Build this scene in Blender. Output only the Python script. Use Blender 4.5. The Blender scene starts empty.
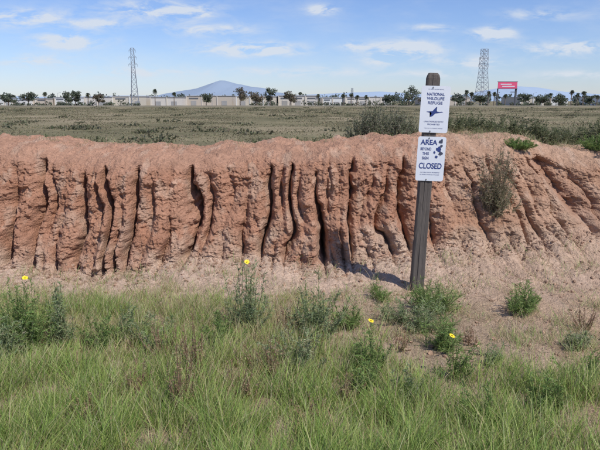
import bpy, math, random
import numpy as np
from mathutils import Vector, Matrix, Euler
random.seed(7); rng=np.random.default_rng(7)
scene=bpy.context.scene
CAMZ=1.95; F=589.0; PITCH=math.radians(11.9)
def raydir(px,py):
    a=(px-300)/F; b=-(py-225)/F
    return np.array([a, math.cos(PITCH)+b*math.sin(PITCH), -math.sin(PITCH)+b*math.cos(PITCH)])
def P(px,py,Y):
    d=raydir(px,py); t=Y/d[1]
    return np.array([d[0]*t, Y, CAMZ+d[2]*t])
def G(px,py,z=0.0):
    d=raydir(px,py); t=(z-CAMZ)/d[2]
    return np.array([d[0]*t,d[1]*t,z])
# ---------------- noise
def _h(ix,iy,seed):
    n=(ix.astype(np.int64)*374761393+iy.astype(np.int64)*668265263+seed*1442695041)&0xffffffff
    n=((n^(n>>13))*1274126177)&0xffffffff
    return (n^(n>>16))
def perlin(x,y,seed=0):
    x=np.asarray(x,dtype=np.float64);y=np.asarray(y,dtype=np.float64)
    x,y=np.broadcast_arrays(x,y)
    x0=np.floor(x);y0=np.floor(y);fx=x-x0;fy=y-y0
    x0=x0.astype(np.int64);y0=y0.astype(np.int64)
    u=fx*fx*fx*(fx*(fx*6-15)+10);v=fy*fy*fy*(fy*(fy*6-15)+10)
    def g(ix,iy,dx,dy):
        a=_h(ix,iy,seed)/4294967296.0*2*np.pi
        return np.cos(a)*dx+np.sin(a)*dy
    n00=g(x0,y0,fx,fy);n10=g(x0+1,y0,fx-1,fy);n01=g(x0,y0+1,fx,fy-1);n11=g(x0+1,y0+1,fx-1,fy-1)
    return ((n00*(1-u)+n10*u)*(1-v)+(n01*(1-u)+n11*u)*v)*1.5
def fbm(x,y,oct=4,seed=0,gain=0.5):
    r=0;a=1;
    for i in range(oct):
        r=r+a*perlin(x*2**i,y*2**i,seed+i*17); a*=gain
    return r
def sstep(a,b,x):
    t=np.clip((x-a)/(b-a),0,1); return t*t*(3-2*t)
# ---------------- mesh helper
def mesh_np(name,V,Fc,col=None,mats=(),midx=None,smooth=False,parent=None,link=True):
    V=np.asarray(V,dtype=np.float32).reshape(-1,3); Fc=np.asarray(Fc,dtype=np.int32)
    k=Fc.shape[1]; n=len(Fc)
    me=bpy.data.meshes.new(name)
    me.vertices.add(len(V)); me.vertices.foreach_set('co',V.ravel())
    me.loops.add(n*k); me.loops.foreach_set('vertex_index',Fc.ravel())
    me.polygons.add(n); me.polygons.foreach_set('loop_start',np.arange(0,n*k,k,dtype=np.int32))
    try: me.polygons.foreach_set('loop_total',np.full(n,k,dtype=np.int32))
    except Exception: pass
    for m in mats: me.materials.append(m)
    if midx is not None: me.polygons.foreach_set('material_index',np.asarray(midx,dtype=np.int32))
    me.polygons.foreach_set('use_smooth',np.full(n,smooth,dtype=bool))
    me.update(calc_edges=True)
    if col is not None:
        c=np.ones((len(V),4),dtype=np.float32); c[:,:3]=np.asarray(col).reshape(-1,3)
        at=me.color_attributes.new('Col','FLOAT_COLOR','POINT'); at.data.foreach_set('color',c.ravel())
    ob=bpy.data.objects.new(name,me); scene.collection.objects.link(ob)
    if parent: ob.parent=parent
    return ob
# ---------------- materials
def newmat(name):
    m=bpy.data.materials.new(name); m.use_nodes=True
    nt=m.node_tree; b=nt.nodes['Principled BSDF']; return m,nt,b
def simple(name,col,rough=0.8,var=0.15,scale=3.0,bump=0.0,metal=0):
    m,nt,b=newmat(name)
    tc=nt.nodes.new('ShaderNodeTexCoord'); no=nt.nodes.new('ShaderNodeTexNoise')
    no.inputs['Scale'].default_value=scale; no.inputs['Detail'].default_value=6
    nt.links.new(tc.outputs['Object'],no.inputs['Vector'])
    mx=nt.nodes.new('ShaderNodeMix'); mx.data_type='RGBA'
    c=np.array(col)
    mx.inputs[6].default_value=(*(c*(1-var)),1); mx.inputs[7].default_value=(*np.minimum(c*(1+var),1),1)
    nt.links.new(no.outputs['Fac'],mx.inputs[0]); nt.links.new(mx.outputs[2],b.inputs['Base Color'])
    b.inputs['Roughness'].default_value=rough; b.inputs['Metallic'].default_value=metal
    if bump>0:
        bp=nt.nodes.new('ShaderNodeBump'); bp.inputs['Distance'].default_value=bump; bp.inputs['Strength'].default_value=0.8
        nt.links.new(no.outputs['Fac'],bp.inputs['Height']); nt.links.new(bp.outputs['Normal'],b.inputs['Normal'])
    return m
def leafmat(name,trans=0.35):
    m,nt,b=newmat(name)
    a=nt.nodes.new('ShaderNodeAttribute'); a.attribute_name='Col'
    nt.links.new(a.outputs['Color'],b.inputs['Base Color']); b.inputs['Roughness'].default_value=0.6
    b.inputs['Specular IOR Level'].default_value=0.2
    t=nt.nodes.new('ShaderNodeBsdfTranslucent'); nt.links.new(a.outputs['Color'],t.inputs['Color'])
    mx=nt.nodes.new('ShaderNodeMixShader'); mx.inputs[0].default_value=trans
    nt.links.new(b.outputs[0],mx.inputs[1]); nt.links.new(t.outputs[0],mx.inputs[2])
    nt.links.new(mx.outputs[0],nt.nodes['Material Output'].inputs['Surface'])
    return m
LEAF=leafmat('leaf_blade',0.35)
def soilmat():
    m,nt,b=newmat('eroded_clay')
    a=nt.nodes.new('ShaderNodeAttribute'); a.attribute_name='Col'
    tc=nt.nodes.new('ShaderNodeTexCoord')
    n1=nt.nodes.new('ShaderNodeTexNoise'); n1.inputs['Scale'].default_value=30; n1.inputs['Detail'].default_value=6; n1.inputs['Roughness'].default_value=0.76
    n2=nt.nodes.new('ShaderNodeTexNoise'); n2.inputs['Scale'].default_value=5; n2.inputs['Detail'].default_value=5
    vo=nt.nodes.new('ShaderNodeTexVoronoi'); vo.inputs['Scale'].default_value=62
    for n in (n1,n2,vo): nt.links.new(tc.outputs['Object'],n.inputs['Vector'])
    r=nt.nodes.new('ShaderNodeMapRange'); r.inputs[1].default_value=0.3; r.inputs[2].default_value=0.7; r.inputs[3].default_value=0.70; r.inputs[4].default_value=1.26
    nt.links.new(n1.outputs['Fac'],r.inputs[0])
    r2=nt.nodes.new('ShaderNodeMapRange'); r2.inputs[1].default_value=0.3; r2.inputs[2].default_value=0.7; r2.inputs[3].default_value=0.86; r2.inputs[4].default_value=1.12
    nt.links.new(n2.outputs['Fac'],r2.inputs[0])
    mu=nt.nodes.new('ShaderNodeMath'); mu.operation='MULTIPLY'; nt.links.new(r.outputs[0],mu.inputs[0]); nt.links.new(r2.outputs[0],mu.inputs[1])
    vm=nt.nodes.new('ShaderNodeVectorMath'); vm.operation='SCALE'; nt.links.new(a.outputs['Color'],vm.inputs[0]); nt.links.new(mu.outputs[0],vm.inputs['Scale'])
    nt.links.new(vm.outputs[0],b.inputs['Base Color']); b.inputs['Roughness'].default_value=0.95; b.inputs['Specular IOR Level'].default_value=0.1
    ad=nt.nodes.new('ShaderNodeMath'); ad.operation='MULTIPLY_ADD'; nt.links.new(vo.outputs['Distance'],ad.inputs[0]); ad.inputs[1].default_value=-0.45; nt.links.new(n1.outputs['Fac'],ad.inputs[2])
    bp=nt.nodes.new('ShaderNodeBump'); bp.inputs['Distance'].default_value=0.03; bp.inputs['Strength'].default_value=0.9
    nt.links.new(ad.outputs[0],bp.inputs['Height']); nt.links.new(bp.outputs['Normal'],b.inputs['Normal'])
    return m
SOIL=soilmat()
# ================= BERM TERRAIN
xs=np.concatenate([-np.geomspace(60,5.1,90),np.arange(-5.0,5.6,0.0075),np.geomspace(5.65,60,90)])
def pxX(px,Y=7.1):
    return (np.asarray(px,float)-300)/F*(Y*math.cos(PITCH)+0.25)
nx=len(xs)
rim_px=np.array([-300,0,30,60,85,110,150,200,230,260,300,330,370,400,440,500,540,556,572,600,900]); rim_py=np.array([141,138,139,141.5,144.5,147,146,147.5,145.5,144,143.5,141.5,139.5,137,135.5,136,139,146,149.5,150,146])
rimX=[];rimZ=[]
for a,b_ in zip(rim_px,rim_py):
    p=P(a,b_,8.0); rimX.append(p[0]); rimZ.append(p[2])
ztop=np.interp(xs,rimX,rimZ)+0.03*perlin(xs*1.7,xs*0+3,5)+0.022*perlin(xs*5,xs*0+3,6)
base_px=np.array([-300,0,60,110,150,200,260,320,360,420,500,600,900]); base_py=np.array([268,266,274,277,266,256,258,267,262,246,242,234,240])
bYs=[6.8,6.8,6.7,6.65,6.75,6.85,6.85,6.75,6.8,6.88,6.88,7.0,7.0]
bX=pxX(base_px,6.9)
yB=np.interp(xs,bX,bYs)
zB=[]
for a,b_,Y in zip(base_px,base_py,bYs): zB.append(P(a,b_,Y)[2])
zB=np.interp(xs,bX,zB)
gentle=sstep(1.3,2.3,xs)
yB=yB+0.10*perlin(xs*0.9,xs*0+1,9)
yC=yB+0.46+0.36*gentle+0.10*perlin(xs*0.8,xs*0+2,10)
rows=[];tag=[]
ctrl=[ (np.full(nx,-8.),np.zeros(nx)), (np.full(nx,2.4),np.zeros(nx)), (np.full(nx,4.7),np.zeros(nx)),
 (np.full(nx,5.75),0.02+0.08*gentle), (yB,zB),
 (yC,ztop-0.30),(yC+0.16,ztop-0.16),(yC+0.42,ztop-0.055),(yC+0.80,ztop),(yC+1.7,ztop-0.03),(yC+3.6,ztop-0.45),(yC+9,np.full(nx,-1.7)),(yC+14,np.full(nx,-2.3))]
segn=[20,60,70,120,260,36,42,40,40,25,20,6]
for i,n in enumerate(segn):
    t=np.linspace(0,1,n,endpoint=False)[:,None]
    y=ctrl[i][0][None]*(1-t)+ctrl[i+1][0][None]*t; z=ctrl[i][1][None]*(1-t)+ctrl[i+1][1][None]*t
    if i==4: y=y-0.03*np.sin(t*2*np.pi)
    rows.append((y,z)); tag.append(np.stack([np.full(n,i)+t[:,0]],1))
Y=np.concatenate([r[0] for r in rows]);Z=np.concatenate([r[1] for r in rows]);T=np.concatenate(tag)[:,0]
def smooth(A,k):
    ker=np.hanning(k+2)[1:-1]; ker/=ker.sum(); pad=k//2
    B=np.pad(A,((pad,pad),(0,0)),mode='edge'); out=np.zeros_like(A)
    for i,w in enumerate(ker): out+=w*B[i:i+len(A)]
    return out
Ys=smooth(Y,71);Zs=smooth(Z,71)
wm=(sstep(2.6,3.1,T)*(1-sstep(8,9,T)))[:,None]
Y=Y*(1-wm)+Ys*wm; Z=Z*(1-wm)+Zs*wm
X=np.broadcast_to(xs[None],Y.shape).copy()
t=T[:,None]
face=t-4
hgt=np.clip(face,0,1)
gl=[(-160,.8,0,1.1),(-120,1,0,1),(-85,.6,0,.8),(-50,.9,0,1.2),(-22,.6,.3,1.1),(12,.8,0,1.05),(40,1.15,0,1.9),(52,.6,.45,1.15),(64,.5,0,.6),(82,.9,0,1.3),(97,.5,.5,1.2),(109,1.3,0,1.8),(124,.45,0,.5),(139,.9,0,1.9),(156,.45,.5,1.1),(172,.55,0,.65),(193,1.3,0,2.0),(205,.8,.15,1.1),(222,.4,.55,1.3),(238,.55,0,.7),(262,1.15,0,1.3),(275,.45,.5,1.8),(289,1.0,.05,1.9),(301,.5,.5,1.1),(321,1.7,0,.95),(331,.6,.55,1.2),(346,.4,0,.5),(357,.9,.1,2.0),(372,.5,.5,1.1),(386,.7,0,1.05),(405,.9,0,1.8),(430,.7,0,1.1),(446,.5,.4,1.2),(470,.7,0,1.1),(486,.4,.4,1.0),(505,.6,0,1.8),(521,.7,0,1.1),(536,.5,.3,1.0),(552,.9,0,1.3),(574,.7,0,1.1),(592,.9,0,1.2),(625,.8,0,1.1),(660,.8,0,1.2),(700,.7,.2,1.1),(740,.8,0,1.2)]
gx=pxX([g[0] for g in gl],7.1); gd=np.array([g[1] for g in gl]); gb=np.array([g[2] for g in gl]); gt=np.array([g[3] for g in gl])
warp=0.15*perlin(X*0.9,hgt*1.1+0*X,20)+0.08*perlin(X*2.3,hgt*1.8+0*X,21)+0.032*perlin(X*6,hgt*4+0*X,22)+0.014*perlin(X*16,hgt*12+0*X,23)
warp=warp-0.20*(1-hgt)*gentle[None]
Xw=X+warp
idx=np.clip(np.searchsorted(gx,Xw)-1,0,len(gx)-2)
outside=(Xw<gx[0])|(Xw>gx[-1])
L=gx[idx+1]-gx[idx]; q=np.clip((Xw-gx[idx])/L,0,1)
def gw(i): 
    f_=face+0*X
    return gd[i]*sstep(gb[i]-0.12,gb[i]+0.14,f_+ (gb[i]<=0.001)*1.0)*(1-sstep(gt[i]-0.9,gt[i]+0.4,f_))
wl=gw(idx); wr=gw(idx+1)
dep=wl*(1-q)+wr*q
edge=np.clip(1-(2*q-1)**2,0,1)
pw=0.56+0.35*hgt
bulge=np.power(edge,pw)
dl=q*L; dr=(1-q)*L
cw=0.026+0.020*(1-hgt)
crev=wl*np.exp(-(dl/cw)**1.2)+wr*np.exp(-(dr/cw)**1.2)
bulge=np.where(outside,0.5+0.5*perlin(X*3,hgt+0*X,31),bulge); crev=np.where(outside,0,crev); dep=np.where(outside,.7,dep)
colr=(_h(idx,idx*0+5,77)/4294967296.0-0.5); colr=np.where(outside,0,colr)
ph=X*6.5+2.6*perlin(X*2.2,hgt*1.0,41)+0.9*perlin(X*6,hgt*4,42)
fl=np.power(np.abs(np.sin(ph*np.pi/2*1.2)),0.6)
flm=np.clip(0.5+1.2*perlin(X*1.7,hgt*2,44),0,1)
amp=1-0.42*gentle[None]
env=sstep(-0.12,0.12,face)*(1-sstep(0.95,3.0,t-4))
disp=env*amp*( 0.22*dep*(1-bulge) + 0.12*crev + 0.05*(1-fl)*flm*sstep(0.1,0.5,face) -0.035)
flare=-(0.13*np.exp(-(np.clip(face,0,2)/0.33)))*bulge*env*amp - colr*0.15*np.power(edge,0.7)*env*amp*np.exp(-((face-0.45)/0.4)**2)
r1=fbm(X*3.0,Z*3.0+Y*1.5,3,51)*0.05
rid=1-np.abs(fbm(X*9,Z*6+Y*3,3,55)); r2=(rid-0.75)*0.035
r3=fbm(X*38,Z*30+Y*22,3,60)*0.012
r4=fbm(X*22,Z*18,2,66)*0.014
led=np.clip(fbm(X*5+2,Z*9,3,68)-0.2,0,1)*0.045
disp=disp+flare+env*(r1+r2+r3+r4-led)
cx=pxX(322,7.0); cave=np.exp(-((X-cx)/0.07)**2)*np.exp(-((hgt-0.16)/0.22)**2)*0.28*env
disp+=cave
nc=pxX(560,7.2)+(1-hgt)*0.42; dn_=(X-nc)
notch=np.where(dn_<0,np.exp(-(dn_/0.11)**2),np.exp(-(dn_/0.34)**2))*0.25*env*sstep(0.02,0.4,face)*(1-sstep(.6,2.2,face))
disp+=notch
Y=Y+disp
flat=1-env
apr=sstep(2.8,3.4,t)*(1-sstep(3.9,4.1,t))
Z=Z+flat*(0.018*fbm(X*1.3,Y*1.3,3,70)+0.008*fbm(X*12,Y*12,4,75))
Z=Z+apr*(0.03*fbm(X*3.5,Y*2.0,4,80)+0.010*fbm(X*25,Y*25,3,84))
Z=Z+0.07*sstep(3.2,4.0,t)*(1-sstep(4.0,4.25,t))*(np.clip(bulge,0,1)-0.55)
rl=np.abs(np.sin((X*2.2+1.8*perlin(X*1.2,Y*0.9,88))*np.pi))
Z=Z-apr*gentle[None]*0.045*(1-np.power(rl,0.5))
rm=sstep(5.0,6,t)*(1-sstep(9,10,t))
Z=Z+rm*(0.045*fbm(X*2.2,Y*2.6,4,90)+0.012*fbm(X*20,Y*20,3,93))
# colours
red=np.array([0.475,0.262,0.172]);pale=np.array([0.58,0.42,0.31]);topc=np.array([0.475,0.272,0.182]);tan=np.array([0.51,0.345,0.235]);fore=np.array([0.40,0.295,0.20])
def mix(a,b,f): return a*(1-f[...,None])+b*f[...,None]
C=np.broadcast_to(fore,X.shape+(3,)).copy()
jit=0.25*fbm(X*2,Y*2+Z*2,3,101)
C=mix(C,pale,np.clip(sstep(2.5,3.1,t+jit)+0*X,0,1))
C=mix(C,red,sstep(3.85,4.35,t+jit*1.4)+0*X)
C=mix(C,topc,sstep(5.0,6.4,t)+0*X)
C=mix(C,np.broadcast_to(tan,C.shape),gentle[None]*0.6*np.ones_like(t))
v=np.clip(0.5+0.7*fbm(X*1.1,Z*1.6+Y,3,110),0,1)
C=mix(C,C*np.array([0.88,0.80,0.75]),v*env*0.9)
v2=sstep(0.1,0.6,fbm(X*6,Z*2.5+Y,4,115))
C=mix(C,np.broadcast_to(pale,C.shape),v2*0.42)
C=mix(C,np.broadcast_to(np.array([0.36,0.19,0.125]),C.shape),np.clip(notch*2.0,0,.5))  # notch recess darkened: its shade is painted into the soil colour
C=mix(C,np.broadcast_to(np.array([0.22,0.19,0.12]),C.shape),sstep(9.0,10.0,t+jit)+0*X)
ns=len(T)
ii=np.arange(ns-1)[:,None]*nx+np.arange(nx-1)[None]
Fq=np.stack([ii,ii+1,ii+nx+1,ii+nx],-1).reshape(-1,4)
V=np.stack([X,Y,Z],-1).reshape(-1,3)
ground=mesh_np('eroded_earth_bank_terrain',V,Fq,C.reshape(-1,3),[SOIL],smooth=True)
yg=np.arange(0,22,0.02)
HM=np.empty((nx,len(yg)),np.float32)
Ym=np.maximum.accumulate(Y,axis=0)
for j in range(nx): HM[j]=np.interp(yg,Ym[:,j],Z[:,j])
def hz(x,y):
    x=np.asarray(x,float);y=np.asarray(y,float)
    j=np.clip(np.searchsorted(xs,x),0,nx-1); k=np.clip((y/0.02).astype(int),0,len(yg)-1)
    return HM[j,k]
import bmesh
def clods(name,n,pts,sizes,cols,mat):
    bm=bmesh.new(); bmesh.ops.create_icosphere(bm,subdivisions=1,radius=1); bm.verts.ensure_lookup_table()
    v=np.array([p.co[:] for p in bm.verts]); f=np.array([[q.index for q in p.verts] for p in bm.faces]); bm.free()
    jitter=1+0.28*rng.standard_normal((n,len(v),1)).clip(-1.5,1.5)
    sc=sizes[:,None,None]*(0.7+0.6*rng.random((n,1,3)))
    VV=v[None]*jitter*sc+pts[:,None,:]
    FF=f[None]+np.arange(n)[:,None,None]*len(v)
    mesh_np(name,VV.reshape(-1,3),FF.reshape(-1,3),np.repeat(cols,len(v),0),[mat],smooth=False)
n=8000
cxx=rng.uniform(-4.8,5.2,n); cyy=rng.choice([0,1],n,p=[.4,.6])
yb=np.interp(cxx,xs,yB)
cyv=np.where(cyy==1,yb-0.02-np.abs(rng.normal(0,0.22,n)),rng.uniform(4.2,6.9,n)); cyv=np.minimum(cyv,yb+0.02)
sz=0.004+0.018*rng.random(n)**5+0.003*rng.random(n)
cc=np.array([0.50,0.33,0.23])*(0.7+0.5*rng.random((n,1)))
clods('clay_clods',n,np.stack([cxx,cyv,hz(cxx,cyv)+sz*0.3],1),sz,cc,SOIL)
# ================= blades
def blades(base,d,side,Ln,W,bend):
    Ln=Ln[:,None];W=W[:,None]
    p=[];ts=[0,0.38,0.72]; ws=[0.35,0.5,0.32]
    for tt,w in zip(ts,ws):
        c=base+d*Ln*tt+bend*Ln*tt*tt
        p.append(c-side*W*w);p.append(c+side*W*w)
    p.append(base+d*Ln+bend*Ln)
    V=np.stack(p,1)
    f=np.array([[0,1,3],[0,3,2],[2,3,5],[2,5,4],[4,5,6]])
    return V,f
class Bag:
    def __init__(s): s.V=[];s.F=[];s.C=[];s.M=[];s.n=0
    def add(s,V,f,C,mi=0,tipmul=1.0,basemul=1.0):
        N,k,_=V.shape
        s.V.append(V.reshape(-1,3)); s.F.append((f[None]+(np.arange(N)*k)[:,None,None]+s.n).reshape(-1,3)); 
        cc=np.repeat(C,k,0).reshape(N,k,3)
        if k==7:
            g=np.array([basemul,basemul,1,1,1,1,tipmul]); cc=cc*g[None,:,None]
        s.C.append(cc.reshape(-1,3)); s.M.append(np.full(N*len(f),mi)); s.n+=N*k
    def make(s,name,mats):
        return mesh_np(name,np.concatenate(s.V),np.concatenate(s.F),np.concatenate(s.C),mats,np.concatenate(s.M))
def unit(v): return v/np.maximum(np.linalg.norm(v,axis=-1,keepdims=True),1e-9)
def randside(d):
    r=rng.standard_normal(d.shape); s=np.cross(d,r); return unit(s)
def grassbag(bag,x,y,h,w,cols,lean=0.35,bendk=0.35,z=None):
    N=len(x); az=rng.uniform(0,2*np.pi,N); hd=np.stack([np.cos(az),np.sin(az),0*az],1)
    d=unit(np.stack([0*az,0*az,1+0*az],1)+hd*(lean*rng.random(N))[:,None])
    bend=hd*(bendk*rng.random(N))[:,None]+np.array([0.06,0.05,0])[None]; bend[:,2]-=0.15*rng.random(N)
    base=np.stack([x,y,(hz(x,y) if z is None else z)-0.01],1)
    az2=rng.uniform(0,np.pi,N); side=np.stack([np.cos(az2),np.sin(az2)*0.6,0*az2],1)
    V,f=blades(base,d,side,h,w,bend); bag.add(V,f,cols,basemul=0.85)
bpts=[G(a,b_) for a,b_ in [(-60,286),(0,290),(60,292),(130,294),(200,296),(250,294),(300,306),(350,326),(400,346),(430,366),(470,384),(520,380),(560,370),(600,362),(680,356)]]
bx=np.array([p[0] for p in bpts]);by=np.array([p[1] for p in bpts])
def gdens(x,y):
    lim=np.interp(x,bx,by)
    dd=lim-y+0.5*fbm(x*1.7,y*1.7,4,200)
    base=sstep(-0.25,0.7,dd)
    patch=sstep(-0.6,0.05,fbm(x*1.5,y*1.5,3,210)+0.45*(dd-0.5))
    return base*(0.26+0.74*patch)
def palette(N,cs,ps,j=0.18):
    i=rng.choice(len(cs),N,p=np.array(ps)/sum(ps)); c=np.array(cs)[i]
    return c*(1-j+2*j*rng.random((N,1)))*(1+0.06*rng.standard_normal((N,3)))
greens=[(0.26,0.36,0.085),(0.37,0.45,0.13),(0.16,0.25,0.06),(0.52,0.50,0.25),(0.44,0.35,0.18)]
bag=Bag()
N=440000
x=rng.uniform(-4.4,4.6,N); y=2.3+4.1*rng.random(N)**1.15
cl=np.clip(0.6+1.05*fbm(x*5,y*5,2,220),0.07,1)
keep=(rng.random(N)<gdens(x,y)*cl)&(np.abs(x)<0.6*y+0.45)
x=x[keep];y=y[keep];N=len(x)
dry=np.clip(0.5+1.4*fbm(x*1.1+3,y*1.4,4,230),0,1)*np.clip((y-3.2)/1.5,0.10,1)
cA=palette(N,greens,[4,4,2.4,1.2,.3]); cB=palette(N,[(0.58,0.50,0.30),(0.46,0.37,0.22),(0.42,0.42,0.17),(0.33,0.22,0.14)],[3,3,3.5,1])
pick=rng.random(N)<dry*0.8
cA[pick]=cB[pick]
hh=(0.06+0.165*rng.random(N)**1.45)*np.clip(1.24-(y-3)*0.17,0.55,1.3)*(0.62+0.76*np.clip(0.5+fbm(x*2,y*2,2,240),0,1))
grassbag(bag,x,y,hh,0.0022+0.0034*rng.random(N),cA,lean=0.6,bendk=0.55)
bag.make('grass',[LEAF])
print('grass',N)
bag=Bag(); N=8500
x=rng.uniform(-3.8,3.8,N); y=rng.uniform(2.5,5.6,N); k=(rng.random(N)<gdens(x,y)); x=x[k];y=y[k];N=len(x)
hh=0.18+0.15*rng.random(N)
grassbag(bag,x,y,hh,0.0024+0*x,palette(N,[(0.58,0.54,0.30),(0.46,0.47,0.2),(0.50,0.38,0.24)],[3,3,1]),lean=0.4,bendk=0.35)
bag.make('grass_seed_stalks',[LEAF])
bag=Bag(); N=26000
cxs=rng.uniform(-4.6,5,330); cys=rng.uniform(4.4,6.7,330); ci=rng.integers(0,330,N)
x=cxs[ci]+rng.normal(0,0.07,N); y=cys[ci]+rng.normal(0,0.06,N)
k=(y<np.interp(x,xs,yB)-0.12)&(rng.random(N)<np.where(y>5.8,0.35,1)); x=x[k];y=y[k];N=len(x)
grassbag(bag,x,y,0.04+0.13*rng.random(N)**1.5,0.003+0.002*rng.random(N),palette(N,[(0.58,0.48,0.30),(0.44,0.35,0.22),(0.30,0.38,0.13)],[3,2,3.5]),lean=0.9,bendk=0.6)
N=12000; m_=200; cxs=rng.uniform(-5,6,m_); cys=rng.uniform(7.9,10.2,m_); ci=rng.integers(0,m_,N)
x=cxs[ci]+rng.normal(0,0.09,N); y=cys[ci]+rng.normal(0,0.06,N); k=(y>np.interp(x,xs,yC)+0.5)&(rng.random(N)<np.where(x>1.8,1,.25)); x=x[k];y=y[k];N=len(x)
grassbag(bag,x,y,0.04+0.11*rng.random(N)**1.5,0.004+0*x,palette(N,[(0.46,0.40,0.25),(0.33,0.28,0.17),(0.22,0.26,0.11)],[2,2,3]),lean=0.9,bendk=0.6)
N=11000
x=rng.uniform(-4.6,5,N); y=rng.uniform(4.0,6.6,N); k=(y<np.interp(x,xs,yB)-0.1)&(fbm(x*2,y*2,3,260)>-0.05); x=x[k];y=y[k];N=len(x)
az=rng.uniform(0,2*np.pi,N); d=np.stack([np.cos(az),np.sin(az),0.12*rng.random(N)],1)
V_,f=blades(np.stack([x,y,hz(x,y)+0.008],1),unit(d),unit(np.cross(d,[0,0,1])),0.04+0.10*rng.random(N),0.0035+0*x,0.02*rng.standard_normal((N,3)))
bag.add(V_,f,palette(N,[(0.60,0.50,0.33),(0.46,0.35,0.23),(0.33,0.23,0.15)],[3,2,1]))
bag.make('dry_straw_litter',[LEAF])
# ================= weeds
PETAL=simple('yellow_petal',(0.85,0.62,0.02),0.6,0.08)
def weed(name,loc,h,r,stems,cols,ps,leafL=0.05,leafW=0.006,per=40,flowers=(),stemcol=(0.24,0.27,0.11),out=0.8,leafmul=1.0,sub=3,w0=0.004,down=0):
    bag=Bag(); loc=np.array(loc,float)
    lob=rng.uniform(0,2*np.pi,3); 
    for s in range(stems):
        az=rng.uniform(0,2*np.pi) if random.random()<.4 else lob[random.randrange(3)]+rng.normal(0,.45)
        rr=r*(rng.random()**0.7)*random.uniform(.7,1.15); hs=h*(0.30+0.70*rng.random()**1.1)*(1-0.3*min(1,rr/r)**2)
        st=np.array([rng.normal(0,r*.22),rng.normal(0,r*.22),0])
        b0=loc+st+np.array([0,0,-0.01])
        tip=loc+st+np.array([math.cos(az)*rr,math.sin(az)*rr,hs*(1-2*down)])
        mid=(b0+tip)/2+np.array([math.cos(az)*rr*0.25*out,math.sin(az)*rr*0.25*out,-0.05*hs])
        ts=np.linspace(0,1,7); C_=((1-ts)**2)[:,None]*b0+(2*ts*(1-ts))[:,None]*mid+(ts**2)[:,None]*tip
        for k in range(6):
            d=C_[k+1]-C_[k]; Ls=np.linalg.norm(d)+1e-6; d=d/Ls
            for q_ in range(2):
                sd=randside(d[None]); V_,f=blades(C_[k][None],d[None],sd,np.array([Ls*1.3]),np.array([w0*(1.3-ts[k])*2]),np.zeros((1,3)))
                bag.add(V_,f,np.array([stemcol]))
        n=int(per*leafmul); tt=rng.uniform(0.12,1.0,n)
        pos=((1-tt)**2)[:,None]*b0+(2*tt*(1-tt))[:,None]*mid+(tt**2)[:,None]*tip
        ax=unit((tip-b0)[None])
        d=unit(rng.standard_normal((n,3))*np.array([1,1,.5])+ax*0.9)
        Ll=leafL*(0.5+rng.random(n))*(1.15-0.6*tt)
        V_,f=blades(pos,d,randside(d),Ll,leafW*(0.6+0.8*rng.random(n)),0.25*rng.standard_normal((n,3))*[1,1,.6])
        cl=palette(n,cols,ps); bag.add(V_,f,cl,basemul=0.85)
        for q_ in range(sub):
            pos2=pos+d*Ll[:,None]*rng.uniform(0.3,0.8,(n,1)); d2=unit(d+0.9*rng.standard_normal((n,3)))
            V_,f=blades(pos2,d2,randside(d2),Ll*0.5,leafW*0.7+0*Ll,0.2*rng.standard_normal((n,3))); bag.add(V_,f,palette(n,cols,ps))
    for fl in flowers:
        c=np.array(fl,float)
        b0=loc+np.array([0,0,0.3*h]); d=c-b0; Ls=np.linalg.norm(d); d/=Ls
        for q_ in range(2):
            V_,f=blades(b0[None],d[None],randside(d[None]),np.array([Ls]),np.array([0.008]),np.zeros((1,3))); bag.add(V_,f,np.array([stemcol]))
        n=16; tt=rng.random(n)[:,None]; d2=unit(rng.standard_normal((n,3))+d); V_,f=blades(b0+d*Ls*tt*.9,d2,randside(d2),0.04+0*tt[:,0],0.006+0*tt[:,0],np.zeros((n,3))); bag.add(V_,f,palette(n,cols,ps))
        npet=13; az=np.linspace(0,2*np.pi,npet,endpoint=False)
        nrm=unit(np.array([0.2+rng.normal(0,.15),-0.45+rng.normal(0,.2),0.8])); u=unit(np.cross(nrm,[1,0,0.])); w=np.cross(nrm,u)
        dd=np.cos(az)[:,None]*u+np.sin(az)[:,None]*w
        V_,f=blades(np.repeat(c[None],npet,0),unit(dd+0.15*nrm),np.cross(dd,nrm),0.022+0.005*rng.random(npet),np.full(npet,0.013),np.zeros((npet,3)))
        bag.add(V_,f,np.tile([[0.8,0.6,0.02]],(npet,1)),mi=1)
        V_,f=blades(np.repeat((c+nrm*0.004)[None],npet,0),unit(dd*0.7+0.7*nrm),np.cross(dd,nrm),np.full(npet,0.010),np.full(npet,0.008),np.zeros((npet,3)))
        bag.add(V_,f,np.tile([[0.7,0.42,0.02]],(npet,1)),mi=1)
    return bag.make(name,[LEAF,PETAL])
def gp(px,py):
    p=G(px,py); 
    for _ in range(4): p=G(px,py,float(hz(p[0],p[1])))
    p[2]=float(hz(p[0],p[1])); return p
GG=[(0.19,0.28,0.08),(0.26,0.36,0.11),(0.13,0.20,0.06),(0.34,0.39,0.16)]
GREY=[(0.27,0.33,0.16),(0.35,0.40,0.21),(0.18,0.24,0.11),(0.40,0.37,0.24)]
DRY=[(0.36,0.24,0.15),(0.48,0.36,0.23),(0.27,0.16,0.11)]
def sc_at(p): return F/ (p[1]*math.cos(PITCH)+(CAMZ-p[2])*math.sin(PITCH))
def W(name,px,pyb,pytop,halfpx,stems,cols,ps,fl=(),**k):
    p=gp(px,pyb); s=sc_at(p); h=(pyb-pytop)/s*1.02; r=halfpx/s
    flw=[P(a,b_,p[1]-0.02) for a,b_ in fl]
    return weed(name,p,h,r,stems,cols,ps,flowers=flw,**k)
W('crown_daisy_plant',24,350,276,32,56,GG,[3,3,2,1],fl=[(25,278)])
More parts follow.
